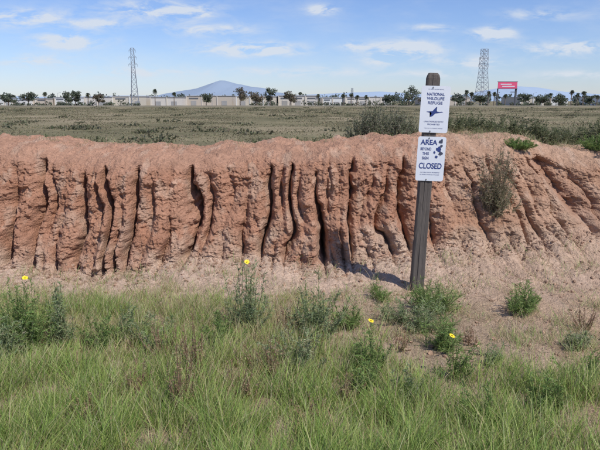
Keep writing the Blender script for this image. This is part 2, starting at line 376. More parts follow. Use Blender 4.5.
W('crown_daisy_plant',66,345,274,14,18,GREY,[3,3,2,1],per=50)
W('crown_daisy_plant',8,362,296,26,30,GREY,[3,2,2,1])
W('crown_daisy_plant',98,350,304,26,18,GG,[3,2,2,1])
W('crown_daisy_plant',125,338,300,18,10,GREY,[3,2,2,1])
W('crown_daisy_plant',246,330,256,24,30,GREY,[3,3,2,1],fl=[(247,262)])
W('crown_daisy_plant',225,345,306,26,18,GG,[3,3,2,1])
W('crown_daisy_plant',316,334,270,40,36,GREY,[3,2,2,1])
W('crown_daisy_plant',345,330,288,22,14,GG,[3,2,2,1],per=24)
W('crown_daisy_plant',371,372,318,24,20,GG,[2,2,2,1],fl=[(371,321)])
W('crown_daisy_plant',300,368,314,34,22,GREY,[2,3,1,2])
W('crown_daisy_plant',453,376,334,22,14,GG,[2,2,2,1],fl=[(452,336)],per=24)
TU=dict(leafL=0.075,leafW=0.005,per=26,sub=1,out=.5)
W('green_tussock_plant',434,312,276,30,64,GG,[3,3,3,2],**TU)
W('green_tussock_plant',424,330,296,26,36,GREY,[3,3,2,1],**TU)
W('green_tussock_plant',442,350,314,24,32,GG,[3,3,2,2],**TU)
W('green_tussock_plant',400,322,296,22,20,GREY,[3,3,2,2],**TU)
W('green_tussock_plant',382,300,278,16,14,GG,[3,3,2,1],**TU)
W('low_herb_plant',520,311,276,24,34,GG,[2,3,1,3],leafL=0.055,per=26)
W('low_herb_plant',577,348,328,15,14,GREY,[2,3,1,2])
W('low_herb_plant',492,362,336,22,14,GREY,[2,3,1,2],per=22)
W('low_herb_plant',588,378,348,24,16,GG,[2,3,2,1],per=26)
W('low_herb_plant',365,396,350,26,14,GG,[2,3,2,1],per=26)
W('low_herb_plant',150,345,312,24,14,GREY,[2,3,2,1])
W('low_herb_plant',545,412,370,30,18,GG,[2,3,2,1],per=26)
W('low_herb_plant',410,405,360,26,16,GREY,[2,3,2,1],per=26)
W('low_herb_plant',485,425,380,26,16,GG,[2,3,2,1],per=26)
for (a,b_,c_,d_,n_) in [(182,412,320,16,24),(196,375,296,18,20),(268,376,330,26,24),(165,360,310,20,16),(585,330,298,16,12),(240,400,350,22,18),(345,400,360,20,14),(130,395,352,20,14),(400,350,325,16,10),(285,335,296,18,12),(470,345,322,14,8),(90,420,380,22,14),(310,425,385,22,14)]:
    W('dry_weed_stalks',a,b_,c_,d_,n_,DRY,[2,3,1.5],stemcol=(0.36,0.24,0.15),leafL=0.03,leafW=0.0045,per=28,sub=1)
p=P(491,214,7.25); weed('dry_hanging_shrub',p-np.array([0,0.10,0]),0.92,0.26,90,[(0.30,0.26,0.17),(0.38,0.32,0.22),(0.19,0.19,0.10)],[3,2,3],leafL=0.06,leafW=0.007,per=34,sub=2,stemcol=(0.30,0.23,0.15))
p=P(540,212,7.45); weed('dry_hanging_shrub',p,0.36,0.2,20,DRY,[2,3,1],leafL=0.04,leafW=0.004,per=14,sub=1,stemcol=(0.36,0.27,0.18))
def topplant(name,px,Yd,h,r,stems,cols,ps,**k):
    x=(px-300)/F*(Yd*math.cos(PITCH)+.3); return weed(name,(x,Yd,float(hz(x,Yd))),h,r,stems,cols,ps,**k)
topplant('low_shrub',516,8.0,0.14,0.22,44,GG,[3,2,3,1],leafL=0.04)
topplant('low_shrub',592,8.3,0.22,0.34,70,GG,[3,2,3,1],leafL=0.04)
SCR=[(0.18,0.20,0.10),(0.26,0.26,0.15),(0.12,0.14,0.07),(0.32,0.29,0.18)]
for px,Yd,h,r in [(447,9.3,.26,.35),(466,9.5,.36,.35),(484,9.3,.24,.4),(505,9.5,.36,.45),(528,9.5,.46,.5),(548,9.3,.32,.4),(570,9.6,.40,.45),(598,9.4,.42,.5),(628,9.4,.45,.5),(300,9.8,.22,.35),(262,9.9,.20,.3),(330,9.7,.22,.3),(60,9.8,.22,.4),(95,9.9,.2,.35)]:
    topplant('low_shrub',px,Yd,h,r,60 if px>400 else 30,SCR,[3,2,3,1],leafL=0.055,leafW=0.009,per=32,sub=2)
for px,Yd,h,r,n_ in [(374,9.4,.66,.34,80),(390,9.2,.50,.30,60),(359,9.5,.40,.28,44),(404,9.4,.34,.25,30),(348,9.5,.22,.2,20)]:
    topplant('grey_shrub',px,Yd,h,r,n_,[(0.24,0.25,0.16),(0.32,0.32,0.23),(0.13,0.15,0.08)],[3,2,3],leafL=0.05,leafW=0.008,per=36,sub=2,stemcol=(0.26,0.22,0.17))
# ================= SIGN POST
WOOD=simple('weathered_wood',(0.125,0.105,0.09),0.9,0.7,6,0.02)
nt=WOOD.node_tree
mp=nt.nodes.new('ShaderNodeMapping'); mp.inputs['Scale'].default_value=(12,12,0.6)
tcn=[n_ for n_ in nt.nodes if n_.type=='TEX_COORD'][0]; non=[n_ for n_ in nt.nodes if n_.type=='TEX_NOISE'][0]
non.inputs['Roughness'].default_value=0.7
nt.links.new(tcn.outputs['Object'],mp.inputs[0]); nt.links.new(mp.outputs[0],non.inputs['Vector'])
PANEL=simple('white_sign_enamel',(0.72,0.75,0.79),0.45,0.06,8)
BLUE=simple('blue_sign_ink',(0.025,0.05,0.20),0.6,0.1); DARK=simple('dark_sticker',(0.05,0.06,0.10),0.5,0.3); STEEL=simple('bolt_steel',(0.35,0.35,0.35),0.4,0.1,metal=0.8)
YS=5.86
b0=P(416,293,YS); tp=P(433.5,73,YS)
root=bpy.data.objects.new('refuge_boundary_sign_post',None); scene.collection.objects.link(root)
lean=math.atan2(tp[0]-b0[0],tp[2]-b0[2]); HL=math.hypot(tp[0]-b0[0],tp[2]-b0[2])
root.location=(b0[0],YS,b0[2]); root.rotation_euler=(0,lean,0)
def loc2(px,py,Yp=YS-0.06):
    p=P(px,py,Yp)-np.array([b0[0],Yp,b0[2]]); c,s=math.cos(lean),math.sin(lean)
    return (p[0]*c-p[2]*s, p[0]*s+p[2]*c)
bm=bmesh.new(); secs=[(-0.35,1.06),(0,1.02),(0.3,0.99)]+[(z_,0.97-0.05*z_/HL) for z_ in np.linspace(.5,HL-0.09,22)]+[(HL-0.05,0.90),(HL-0.02,0.78),(HL,0.6)]
prof=[(-.5,-.40),(-.42,-.5),(-0.16,-.5),(-.11,-.465),(-.06,-.5),(.18,-.49),(.44,-.5),(.5,-.40),(.5,.42),(.44,.5),(-.44,.5),(-.5,.42)]
ringv=[]
for z_,s_ in secs:
    ringv.append([bm.verts.new((a*0.132*s_+random.uniform(-.003,.003),c_*0.10*s_+random.uniform(-.003,.003),z_)) for a,c_ in prof])
for a,c_ in zip(ringv[:-1],ringv[1:]):
    for i in range(len(prof)): bm.faces.new((a[i],a[(i+1)%len(prof)],c_[(i+1)%len(prof)],c_[i]))
bm.faces.new(ringv[-1]); bm.faces.new(ringv[0][::-1])
me=bpy.data.meshes.new('timber_post'); bm.to_mesh(me); bm.free(); me.materials.append(WOOD)
o=bpy.data.objects.new('timber_post',me); scene.collection.objects.link(o); o.parent=root
def panel(name,cx,cz,w,h):
    bm=bmesh.new(); rad=0.022; pts=[]
    for sx_,sz_,a0 in [(1,-1,-90),(1,1,0),(-1,1,90),(-1,-1,180)]:
        for k in range(6):
            a=math.radians(a0+k*18); pts.append((cx+sx_*(w/2-rad)+rad*math.cos(a),cz+sz_*(h/2-rad)+rad*math.sin(a)))
    f_=[bm.verts.new((p_[0],-0.0575,p_[1])) for p_ in pts]; b_=[bm.verts.new((p_[0],-0.0545,p_[1])) for p_ in pts]
    bm.faces.new(f_); bm.faces.new(b_[::-1])
    for i in range(len(pts)): bm.faces.new((f_[(i+1)%len(pts)],f_[i],b_[i],b_[(i+1)%len(pts)]))
    bmesh.ops.recalc_face_normals(bm,faces=bm.faces[:])
    me=bpy.data.meshes.new(name); bm.to_mesh(me); bm.free(); me.materials.append(PANEL)
    o=bpy.data.objects.new(name,me); scene.collection.objects.link(o); o.parent=root; return o
def text(s,cx,cz,w,h,name,mat=BLUE,off=0.0):
    cu=bpy.data.curves.new('t','FONT'); cu.body=s; cu.align_x='CENTER'; cu.align_y='CENTER'; cu.offset=off
    to=bpy.data.objects.new('t',cu); scene.collection.objects.link(to); bpy.context.view_layer.update()
    me=bpy.data.meshes.new_from_object(to.evaluated_get(bpy.context.evaluated_depsgraph_get())); bpy.data.objects.remove(to)
    co=np.array([v_.co[:] for v_ in me.vertices]); mn=co.min(0);mxx=co.max(0); c_=(mn+mxx)/2
    for v_ in me.vertices:
        v_.co=Vector((cx+(v_.co.x-c_[0])/(mxx[0]-mn[0])*w,-0.0588,cz+(v_.co.y-c_[1])/(mxx[1]-mn[1])*h))
    me.materials.clear(); me.materials.append(mat)
    o=bpy.data.objects.new(name,me); scene.collection.objects.link(o); o.parent=root; return o
def poly(name,pts,mat,y=-0.0590):
    bm=bmesh.new(); bm.faces.new([bm.verts.new((a,y,c_)) for a,c_ in pts]); bmesh.ops.triangulate(bm,faces=bm.faces[:])
    me=bpy.data.meshes.new(name); bm.to_mesh(me); bm.free(); me.materials.append(mat)
    o=bpy.data.objects.new(name,me); scene.collection.objects.link(o); o.parent=root; return o
PXM=5.69/F
ax_,az_=loc2(434.8,109.5); w1,h1=29*PXM,46*PXM
panel('refuge_sign_panel',ax_,az_,w1,h1)
T1=az_+h1/2
text('U.S. FISH & WILDLIFE SERVICE',ax_,T1-0.032,0.15,0.008,'agency_lettering')
text('NATIONAL',ax_,T1-0.078,0.170,0.028,'national_lettering',off=0.02)
text('WILDLIFE',ax_,T1-0.119,0.170,0.028,'wildlife_lettering',off=0.02)
text('REFUGE',ax_,T1-0.160,0.140,0.028,'refuge_lettering',off=0.02)
gs=[(-.95,.10),(-.55,.16),(-.25,.20),(-.02,.62),(.18,.95),(.26,.92),(.20,.55),(.22,.18),(.55,.10),(.80,.16),(1.0,.08),(.82,.02),(.6,-.04),(.3,-.12),(.1,-.16),(-.18,-.62),(-.5,-.80),(-.42,-.5),(-.32,-.15),(-.65,-.02)]
poly('flying_goose_emblem',[(ax_+a*0.085,T1-0.250+c_*0.056) for a,c_ in gs],BLUE)
for i,(s_,w_) in enumerate([('UNAUTHORIZED ENTRY',0.19),('PROHIBITED',0.12)]): text(s_,ax_,T1-0.338-0.026*i,w_,0.014,'warning_lettering_%d'%i)
text('TRESPASS IS A FEDERAL OFFENSE',ax_,T1-0.402,0.18,0.007,'small_print')
bx_,bz_=loc2(430.8,159); w2,h2=28.5*PXM,45*PXM
panel('closure_sign_panel',bx_,bz_,w2,h2)
T2=bz_+h2/2
text('AREA',bx_-0.030,T2-0.055,0.165,0.050,'area_lettering',off=0.025)
text('BEYOND',bx_-0.055,T2-0.120,0.105,0.028,'beyond_lettering',off=0.02)
text('THIS',bx_-0.055,T2-0.165,0.065,0.028,'this_lettering',off=0.02)
text('SIGN',bx_-0.055,T2-0.210,0.065,0.028,'sign_lettering',off=0.02)
text('CLOSED',bx_,T2-0.285,0.225,0.058,'closed_lettering',off=0.025)
for i,s_ in enumerate(['ALL PUBLIC ENTRY PROHIBITED','BY ORDER OF REFUGE MANAGER']): text(s_,bx_,T2-0.350-0.022*i,0.19,0.009,'small_print_%d'%i)
for i,(dx,dz,r_) in enumerate([(0.085,-0.045,0.024),(0.070,-0.120,0.030),(0.092,-0.165,0.020),(0.050,-0.195,0.016),(0.095,-0.090,0.015),(0.03,-0.15,.013)]):
    pts=[]
    for k in range(14):
        a=k/14*2*math.pi; rr=r_*random.uniform(.5,1.2); pts.append((bx_+dx+rr*math.cos(a),T2+dz+rr*math.sin(a)))
    poly('sticker_%d'%i,pts,DARK if i%2==0 else BLUE,-0.0592-0.0003*i)
def bolt(cx,cz):
    bm=bmesh.new(); bmesh.ops.create_cone(bm,cap_ends=True,segments=6,radius1=0.008,radius2=0.006,depth=0.007)
    me=bpy.data.meshes.new('bolt'); bm.to_mesh(me); bm.free(); me.materials.append(STEEL)
    o=bpy.data.objects.new('bolt',me); o.location=(cx,-0.061,cz); o.rotation_euler=(math.radians(90),0,0); scene.collection.objects.link(o); o.parent=root
for (c1,t1,hh1) in [(ax_,T1,h1),(bx_,T2,h2)]:
    bolt(c1-0.03,t1-0.014); bolt(c1-0.03,t1-hh1+0.014)
# ================= MARSH
def marshmat():
    m,nt,b=newmat('marsh_ground')
    tc=nt.nodes.new('ShaderNodeTexCoord')
    mp=nt.nodes.new('ShaderNodeMapping'); mp.inputs['Scale'].default_value=(0.8,0.6,1); nt.links.new(tc.outputs['Object'],mp.inputs[0])
    n1=nt.nodes.new('ShaderNodeTexNoise'); n1.inputs['Scale'].default_value=0.04; n1.inputs['Detail'].default_value=8; n1.inputs['Roughness'].default_value=0.65
    n2=nt.nodes.new('ShaderNodeTexNoise'); n2.inputs['Scale'].default_value=0.9; n2.inputs['Detail'].default_value=8; n2.inputs['Roughness'].default_value=0.7
    nt.links.new(mp.outputs[0],n1.inputs['Vector']); nt.links.new(tc.outputs['Object'],n2.inputs['Vector'])
    cr=nt.nodes.new('ShaderNodeValToRGB'); e=cr.color_ramp.elements
    e[0].position=0.38; e[0].color=(0.125,0.115,0.065,1); e[1].position=0.66; e[1].color=(0.31,0.25,0.165,1)
    q_=e.new(0.5); q_.color=(0.195,0.17,0.10,1)
    nt.links.new(n1.outputs['Fac'],cr.inputs[0])
    r=nt.nodes.new('ShaderNodeMapRange'); r.inputs[1].default_value=0.3; r.inputs[2].default_value=0.7; r.inputs[3].default_value=0.7; r.inputs[4].default_value=1.25
    nt.links.new(n2.outputs['Fac'],r.inputs[0])
    vm=nt.nodes.new('ShaderNodeVectorMath'); vm.operation='SCALE'; nt.links.new(cr.outputs[0],vm.inputs[0]); nt.links.new(r.outputs[0],vm.inputs['Scale'])
    nt.links.new(vm.outputs[0],b.inputs['Base Color']); b.inputs['Roughness'].default_value=1; b.inputs['Specular IOR Level'].default_value=0.05
    return m
MARSH=marshmat(); MZ=-1.5
gxm=np.concatenate([-np.geomspace(9000,60,30),np.linspace(-55,55,40),np.geomspace(60,9000,30)]); gym=np.concatenate([np.linspace(12,100,60),np.geomspace(105,12000,50)])
A,B=np.meshgrid(gxm,gym); ZZ=MZ+0.12*fbm(A/14,B/14,3,300)*np.clip(1-B/400,0,1)
k_=len(gxm); ii=np.arange(len(gym)-1)[:,None]*k_+np.arange(k_-1)[None]
mesh_np('marsh_ground',np.stack([A,B,ZZ],-1).reshape(-1,3),np.stack([ii,ii+1,ii+k_+1,ii+k_],-1).reshape(-1,4),None,[MARSH],smooth=True)
bag=Bag(); N=170000
y=38+ (rng.random(N)**1.7)*260; x=(rng.random(N)*2-1)*(0.56*y+3)
dn=fbm(x/11+3,y/14,4,310); k=rng.random(N)<np.clip(0.45+1.1*dn,0.06,1); x=x[k];y=y[k]; N=len(x)
s_=0.05+0.09*rng.random(N)+y*0.0008
tone=np.clip(0.5+1.3*fbm(x/16+9,y/22,4,320),0,1)[:,None]
colm=palette(N,[(0.195,0.175,0.10),(0.25,0.215,0.13),(0.155,0.15,0.08),(0.31,0.255,0.165)],[3,3,2,2],0.18); colm=colm*(0.75+0.5*tone)
az=rng.uniform(0,2*np.pi,N); d=unit(np.stack([0.8*np.cos(az),0.8*np.sin(az),0.3+0.5*rng.random(N)],1))
V_,f=blades(np.stack([x,y,np.full(N,MZ-0.0)],1),d,randside(d),s_,s_*0.55,0.1*rng.standard_normal((N,3)))
bag.add(V_,f,colm); 
for _ in range(120):
    yb_=50+250*random.random()**1.3; xb_=random.uniform(-.58,.58)*yb_; rr=random.uniform(.3,1.0)*(1+yb_*.004)
    n=70; v=unit(rng.standard_normal((n,3)))*(rng.random((n,1))**.5); pos=np.array([xb_,yb_,MZ+.15])+v*[rr*2.2,rr,.32*rr]; d=unit(rng.standard_normal((n,3))); V_,f=blades(pos,d,randside(d),.25*rr+.1+0*v[:,0],.14*rr+.05+0*v[:,0],0*v); bag.add(V_,f,palette(n,[(.13,.13,.075),(.165,.16,.095)],[1,1]))
bag.make('marsh_vegetation',[LEAF])
# ================= DISTANT SETTING
def boxes_mesh(name,lst,mat,parent):
    V=[];Fs=[];n_=0
    c=np.array([[-1,-1,-1],[1,-1,-1],[1,1,-1],[-1,1,-1],[-1,-1,1],[1,-1,1],[1,1,1],[-1,1,1]])/2
    f=np.array([[0,3,2,1],[4,5,6,7],[0,1,5,4],[1,2,6,5],[2,3,7,6],[3,0,4,7]])
    for (cx,cy,cz,sx,sy,sz) in lst:
        V.append(c*[sx,sy,sz]+[cx,cy,cz]); Fs.append(f+n_); n_+=8
    return mesh_np(name,np.concatenate(V),np.concatenate(Fs),None,[mat],parent=parent)
ROOF=simple('roof_grey',(0.50,0.50,0.51),0.8,0.1,0.1); DOOR=simple('dock_door',(0.36,0.35,0.34),0.7,0.2,0.2); GLASS=simple('dark_window',(0.12,0.13,0.15),0.2,0.2,0.2)
wallcols=[(0.60,0.54,0.45),(0.70,0.69,0.66),(0.53,0.46,0.38),(0.64,0.59,0.53)]
WALLS=[simple('wall_stucco_%d'%i,c_,0.9,0.06,0.15) for i,c_ in enumerate(wallcols)]
def warehouse(px0,px1,pyt,Yd,ci,depth=40):
    x0=P(px0,100,Yd)[0]; x1=P(px1,100,Yd)[0]; zt=P(300,pyt,Yd)[2]; w=x1-x0; cx=(x0+x1)/2; h=zt-MZ
    r_=bpy.data.objects.new('warehouse_building',None); scene.collection.objects.link(r_)
    boxes_mesh('walls',[(cx,Yd+depth/2,MZ+h/2-0.5,w,depth,h+1)],WALLS[ci],r_)
    boxes_mesh('roof',[(cx,Yd+depth/2,MZ+h+0.18,w+0.8,depth+0.8,0.36)],ROOF,r_)
    nb=max(2,int(w/9)); D=[];G_=[];Pl=[]
    for i in range(nb):
        bx0=x0+(i+.5)*w/nb
        if random.random()<.75: D.append((bx0,Yd-0.05,MZ+h*0.26,min(4,w/nb*.5),0.3,h*0.5))
        if random.random()<.6: G_.append((bx0,Yd-0.05,MZ+h*0.76,w/nb*.6,0.3,h*0.12))
        Pl.append((x0+i*w/nb+0.4,Yd-0.15,MZ+h*0.49,0.7,0.5,h*0.97))
    if D: boxes_mesh('doors',D,DOOR,r_)
    if G_: boxes_mesh('windows',G_,GLASS,r_)
    boxes_mesh('pilasters',Pl,WALLS[(ci+1)%4],r_)
for a in [(-60,-8,98,470,1),(4,18,100,455,1),(22,48,98.5,480,2),(54,78,97.5,490,1),(84,108,97,440,3),(112,146,96.5,450,0),(150,182,97.3,445,3),(186,232,96,460,2),(236,276,96.5,430,0),(278,318,95.8,440,3),(322,342,98,440,1),(345,392,97,470,3),(425,470,97.5,470,2),(520,546,97.5,430,0),(550,568,98.5,430,1),(604,680,97,450,1)]:
    warehouse(*a)
def leafcloud(bag,c,rad,n,size,cols,ps):
    v=unit(rng.standard_normal((n,3)))*(rng.random((n,1))**0.4)
    pos=c+v*rad; d=unit(rng.standard_normal((n,3)))
    V_,f=blades(pos,d,randside(d),size*(0.6+0.8*rng.random(n)),size*(0.5+0.5*rng.random(n)),0.1*rng.standard_normal((n,3)))
    bag.add(V_,f,palette(n,cols,ps,0.25))
FAR=[(0.12,0.14,0.09),(0.16,0.18,0.12),(0.10,0.115,0.085)]  # foliage tones lightened so distance haze sits in the colour
bag=Bag()
xx=-260
while xx<270:
    Yd=random.uniform(395,425); h=random.uniform(1.0,3.2)*random.choice([1,1,1,1.5])
    if fbm(np.array([xx/30.]),np.array([0.3]),2,400)[0]>-0.2:
        leafcloud(bag,np.array([xx,Yd,MZ+h*0.5]),np.array([random.uniform(1.5,4),2,h*0.6]),60,0.9,FAR+[(0.2,0.17,0.11)],[3,3,2,1])
    xx+=random.uniform(1.8,5.0)
xx=-420
while xx<420:
    Yd=random.uniform(520,620); h=random.uniform(6,11.5)
    if fbm(np.array([xx/40.]),np.array([2.3]),2,410)[0]>-0.4:
        leafcloud(bag,np.array([xx,Yd,MZ+h*0.6]),np.array([random.uniform(2,5),3,h*0.4]),80,1.5,[(0.15,0.175,0.135),(0.18,0.20,0.16),(0.13,0.15,0.12)],[3,3,2])  # back row paler still, haze painted into its leaf colours
    xx+=random.uniform(2.5,6)
bag.make('distant_tree_row',[LEAF])
BARK=simple('bark',(0.18,0.14,0.11),0.9,0.2,0.5)
def limb(V,Fs,a,b,r0,r1,n_=6):
    a=np.array(a,float);b=np.array(b,float); d=unit((b-a)[None])[0]; u=unit(np.cross(d,[0.3,0.9,0.1])[None])[0]; w=np.cross(d,u); k0=sum(len(v_) for v_ in V)
    an=np.linspace(0,2*np.pi,n_,endpoint=False); ring=np.cos(an)[:,None]*u+np.sin(an)[:,None]*w
    V.append(np.concatenate([a+ring*r0,b+ring*r1]))
    for i in range(n_): Fs.append([k0+i,k0+(i+1)%n_,k0+n_+(i+1)%n_,k0+n_+i])
def tree(px,pyt,Yd,halfpx,cols=FAR,name='tree'):
    x=P(px,100,Yd)[0]; zt=P(300,pyt,Yd)[2]; h=zt-MZ; r=halfpx*Yd/F
    r_=bpy.data.objects.new(name,None); r_.location=(x,Yd,MZ); scene.collection.objects.link(r_)
    V=[];Fs=[]; limb(V,Fs,(0,0,-.3),(0.2,0,h*.4),.35,.25)
    bag=Bag()
    for k in range(14):
        a=random.uniform(0,6.28); q_=random.uniform(.15,.8); e=(r*q_*math.cos(a),r*q_*math.sin(a),h*random.uniform(.35,.88)); limb(V,Fs,(0.2,0,h*.3),e,.18,.06)
        rr=random.uniform(.28,.5)
        leafcloud(bag,np.array(e),np.array([r*rr,r*rr,h*random.uniform(.09,.17)]),60,0.8,cols,[1]*len(cols))
    mesh_np('trunk_and_limbs',np.concatenate(V),Fs,None,[BARK],parent=r_)
    o=bag.make('crown',[LEAF]); o.parent=r_
def palm(px,pyt,Yd):
    x=P(px,100,Yd)[0]; zt=P(300,pyt,Yd)[2]; h=zt-MZ
    r_=bpy.data.objects.new('palm_tree',None); r_.location=(x,Yd,MZ); scene.collection.objects.link(r_)
    V=[];Fs=[]; limb(V,Fs,(0,0,-.3),(.1,0,h*.5),.34,.27); limb(V,Fs,(.1,0,h*.5),(.2,0,h-1.6),.27,.24)
    mesh_np('trunk',np.concatenate(V),Fs,None,[BARK],parent=r_)
    bag=Bag(); n=70; c=np.tile([[.2,0,h-1.6]],(n,1)); d=unit(rng.standard_normal((n,3))+np.array([0,0,.25]))
    V_,f=blades(c,d,randside(d),1.5+.8*rng.random(n),0.55+0*rng.random(n),np.tile([[0,0,-.45]],(n,1))); bag.add(V_,f,palette(n,FAR,[1,1,1]))
    n=40; d=unit(rng.standard_normal((n,3))*[.5,.5,.3]+np.array([0,0,-1.]))
    V_,f=blades(np.tile([[.2,0,h-1.7]],(n,1)),d,randside(d),1.2+.8*rng.random(n),0.5+0*rng.random(n),np.zeros((n,3))); bag.add(V_,f,palette(n,[(0.22,0.17,0.11)],[1]))
    o=bag.make('fronds',[LEAF]); o.parent=r_
for a in [(155,88,400),(174,91,420),(343,93,400),(351,92,405),(357,94,410),(366,94,400),(466,89,395),(471,91,400),(488,90,395),(494,91,400),(571,89,395),(577,92,400),(583,90,395),(597,94,400),(45,91,410),(300,91,470),(318,93,440),(88,92,420),(505,93,420),(550,92,410)]: palm(*a)
RB=[(0.21,0.16,0.115),(0.17,0.145,0.10),(0.14,0.14,0.09)]
for a in [(409,85,405,11,FAR),(240,87,410,8,RB),(256,90,410,9,RB),(270,88,412,6,FAR),(68,91,410,7,FAR),(75,90,415,6,FAR),(28,92,420,8,FAR),(8,93,410,7,FAR),(206,93,410,6,FAR),(290,91,430,8,RB),(525,93,420,7,FAR),(540,95,420,8,FAR),(388,95,410,7,FAR),(425,95,410,6,RB),(458,95,410,7,FAR),(98,94,415,6,RB),(560,94,405,7,FAR),(590,95,415,7,FAR),(480,95,405,6,FAR)]: tree(*a)
LAT=simple('galvanised_steel',(0.26,0.28,0.32),0.6,0.1,0.5)
def pylon(px,pyt,Yd,basew,topw,name='transmission_tower',th=0.13,arms=True):
    x=P(px,100,Yd)[0]; h=P(300,pyt,Yd)[2]-MZ
    V=[];Fs=[]
    wid=lambda q_: (basew*(1-q_/.6)+topw*1.25*(q_/.6)) if q_<.6 else topw*1.25*(1-(q_-.6)/.4)+topw*(q_-.6)/.4
    lv=np.linspace(0,1,13)
    cn=[(-1,-1),(1,-1),(1,1),(-1,1)]
    for a,b in zip(lv[:-1],lv[1:]):
        wa,wb=wid(a)/2,wid(b)/2
        for i in range(4):
            j=(i+1)%4; p0=(cn[i][0]*wa,cn[i][1]*wa,a*h);p1=(cn[i][0]*wb,cn[i][1]*wb,b*h);q0=(cn[j][0]*wa,cn[j][1]*wa,a*h);q1=(cn[j][0]*wb,cn[j][1]*wb,b*h)
            limb(V,Fs,p0,p1,th,th,4); limb(V,Fs,p0,q1,th*.55,th*.55,4); limb(V,Fs,q0,p1,th*.55,th*.55,4); limb(V,Fs,p1,q1,th*.5,th*.5,4)
    r_=bpy.data.objects.new(name,None); r_.location=(x,Yd,MZ); r_.rotation_euler=(0,0,.35); scene.collection.objects.link(r_)
    mesh_np('lattice_body',np.concatenate(V),Fs,None,[LAT],parent=r_)
    V=[];Fs=[]
    for q_,al in [(.72,basew*.55),(.84,basew*.5),(.96,basew*.42)]:
        for s in (-1,1):
            w=wid(q_)/2
            for yy in (-w,w): limb(V,Fs,(s*w,yy,q_*h),(s*al,0,q_*h+.2),th*.8,th*.6,4); limb(V,Fs,(s*w,yy,q_*h+1.2),(s*al,0,q_*h+.2),th*.6,th*.5,4)
            limb(V,Fs,(s*al,0,q_*h+.2),(s*al,0,q_*h-1.4),.10,.10,5)
    mesh_np('crossarms',np.concatenate(V),Fs,None,[LAT],parent=r_)
pylon(135,48,420,5.2,2.0); pylon(481.5,49,440,8.0,3.6,th=0.15)
pylon(352,88,1500,8,3,th=.2)
PINK=simple('billboard_red_print',(0.75,0.10,0.20),0.5,0.25,0.35); WHT=simple('billboard_white',(0.8,0.75,0.78),0.5,0.05,1); PST=simple('dark_steel',(0.09,0.09,0.10),0.6,0.1,1)
Yd=385; r_=bpy.data.objects.new('roadside_billboard',None); scene.collection.objects.link(r_)
x0=P(497,100,Yd)[0];x1=P(516,100,Yd)[0]; z0=P(300,88.5,Yd)[2]; z1=P(300,82,Yd)[2]
boxes_mesh('display_panel',[((x0+x1)/2,Yd,(z0+z1)/2,x1-x0,.5,z1-z0)],PINK,r_)
boxes_mesh('display_frame',[((x0+x1)/2,Yd+.1,z1+.15,x1-x0+.6,.8,.3),((x0+x1)/2,Yd+.1,z0-.15,x1-x0+.6,.8,.3)],PST,r_)
boxes_mesh('lettering_bands',[((x0+x1)/2-1,Yd-.3,(z0+z1)/2+.6,7,.1,.6),((x0+x1)/2+.5,Yd-.3,(z0+z1)/2-.7,8,.1,.5)],WHT,r_)
boxes_mesh('support_columns',[(x1-.2,Yd+.9,(MZ+z0)/2+0.8,1.0,1.0,z0-MZ+2.0),(x0+.3,Yd+.9,(MZ+z0)/2,.6,.6,z0-MZ),(x1-1.8,Yd+.9,z0-2.2,3.4,.6,.4)],PST,r_)
for px in [58,96,212,282,430,533,556]:
    r_=bpy.data.objects.new('street_lamp',None); r_.location=(P(px,100,415)[0],415,MZ); scene.collection.objects.link(r_)
    V=[];Fs=[]; limb(V,Fs,(0,0,-.2),(0,0,8.5),.14,.08); limb(V,Fs,(0,0,8.5),(1.8,0,9),.07,.05); limb(V,Fs,(1.5,0,8.95),(2.3,0,8.95),.14,.14); mesh_np('pole_arm_and_head',np.concatenate(V),Fs,None,[LAT],parent=r_)
xx=np.linspace(-400,400,161); prof=[(372,-.1),(376,.5),(379,.6),(384,-.2)]
V=np.array([[[x_,yy+1.5*math.sin(x_*.02),MZ+zz+(.25*perlin(np.array([x_/9]),np.array([yy*1.]),7)[0] if zz>0 else 0)] for x_ in xx] for yy,zz in prof])
ii=np.arange(3)[:,None]*161+np.arange(160)[None]
mesh_np('levee',V.reshape(-1,3),np.stack([ii,ii+1,ii+162,ii+161],-1).reshape(-1,4),None,[simple('levee_soil',(0.18,0.155,0.105),1,.4,.1)],smooth=True)
def ridge(name,pts,Yd,mat,seed,noise_amp=8):
    px=np.array([p_[0] for p_ in pts],float);py=np.array([p_[1] for p_ in pts],float)
    pp=np.linspace(px[0],px[-1],260); hh_=np.array([P(300,v_,Yd)[2] for v_ in np.interp(pp,px,py)]); X_=np.array([P(v_,100,Yd)[0] for v_ in pp])
    rows=[];zs=[(-1800,0),(-1400,.12),(-1000,.32),(-600,.58),(-250,.85),(0,1),(300,.8),(900,.3),(1500,0)]
    for dy,k in zs:
        z=(hh_+5)*k-5+noise_amp*k*fbm(X_/250,np.full_like(X_,dy/300.),4,seed)*(1 if k<1 else .35)
        rows.append(np.stack([X_+dy*0.1,np.full_like(X_,Yd+dy),z],1))
    V=np.array(rows); n_=len(pp); ii=np.arange(len(zs)-1)[:,None]*n_+np.arange(n_-1)[None]
    mesh_np(name,V.reshape(-1,3),np.stack([ii,ii+1,ii+n_+1,ii+n_],-1).reshape(-1,4),None,[mat],smooth=True)
HZ=simple('hazy_mountain',(0.24,0.30,0.38),1,0.08,0.002); HZ2=simple('hazy_far_hills',(0.32,0.40,0.50),1,0.06,0.002)  # aerial haze painted as bluish base colour, no volume used
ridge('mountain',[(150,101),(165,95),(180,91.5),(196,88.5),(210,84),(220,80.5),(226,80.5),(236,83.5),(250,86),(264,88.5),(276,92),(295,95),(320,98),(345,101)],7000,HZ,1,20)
ridge('mountain',[(440,101),(462,95),(480,91),(496,88.5),(512,86),(530,87),(548,89),(565,92),(585,93),(610,95),(660,97),(720,101)],8000,HZ2,2,12)
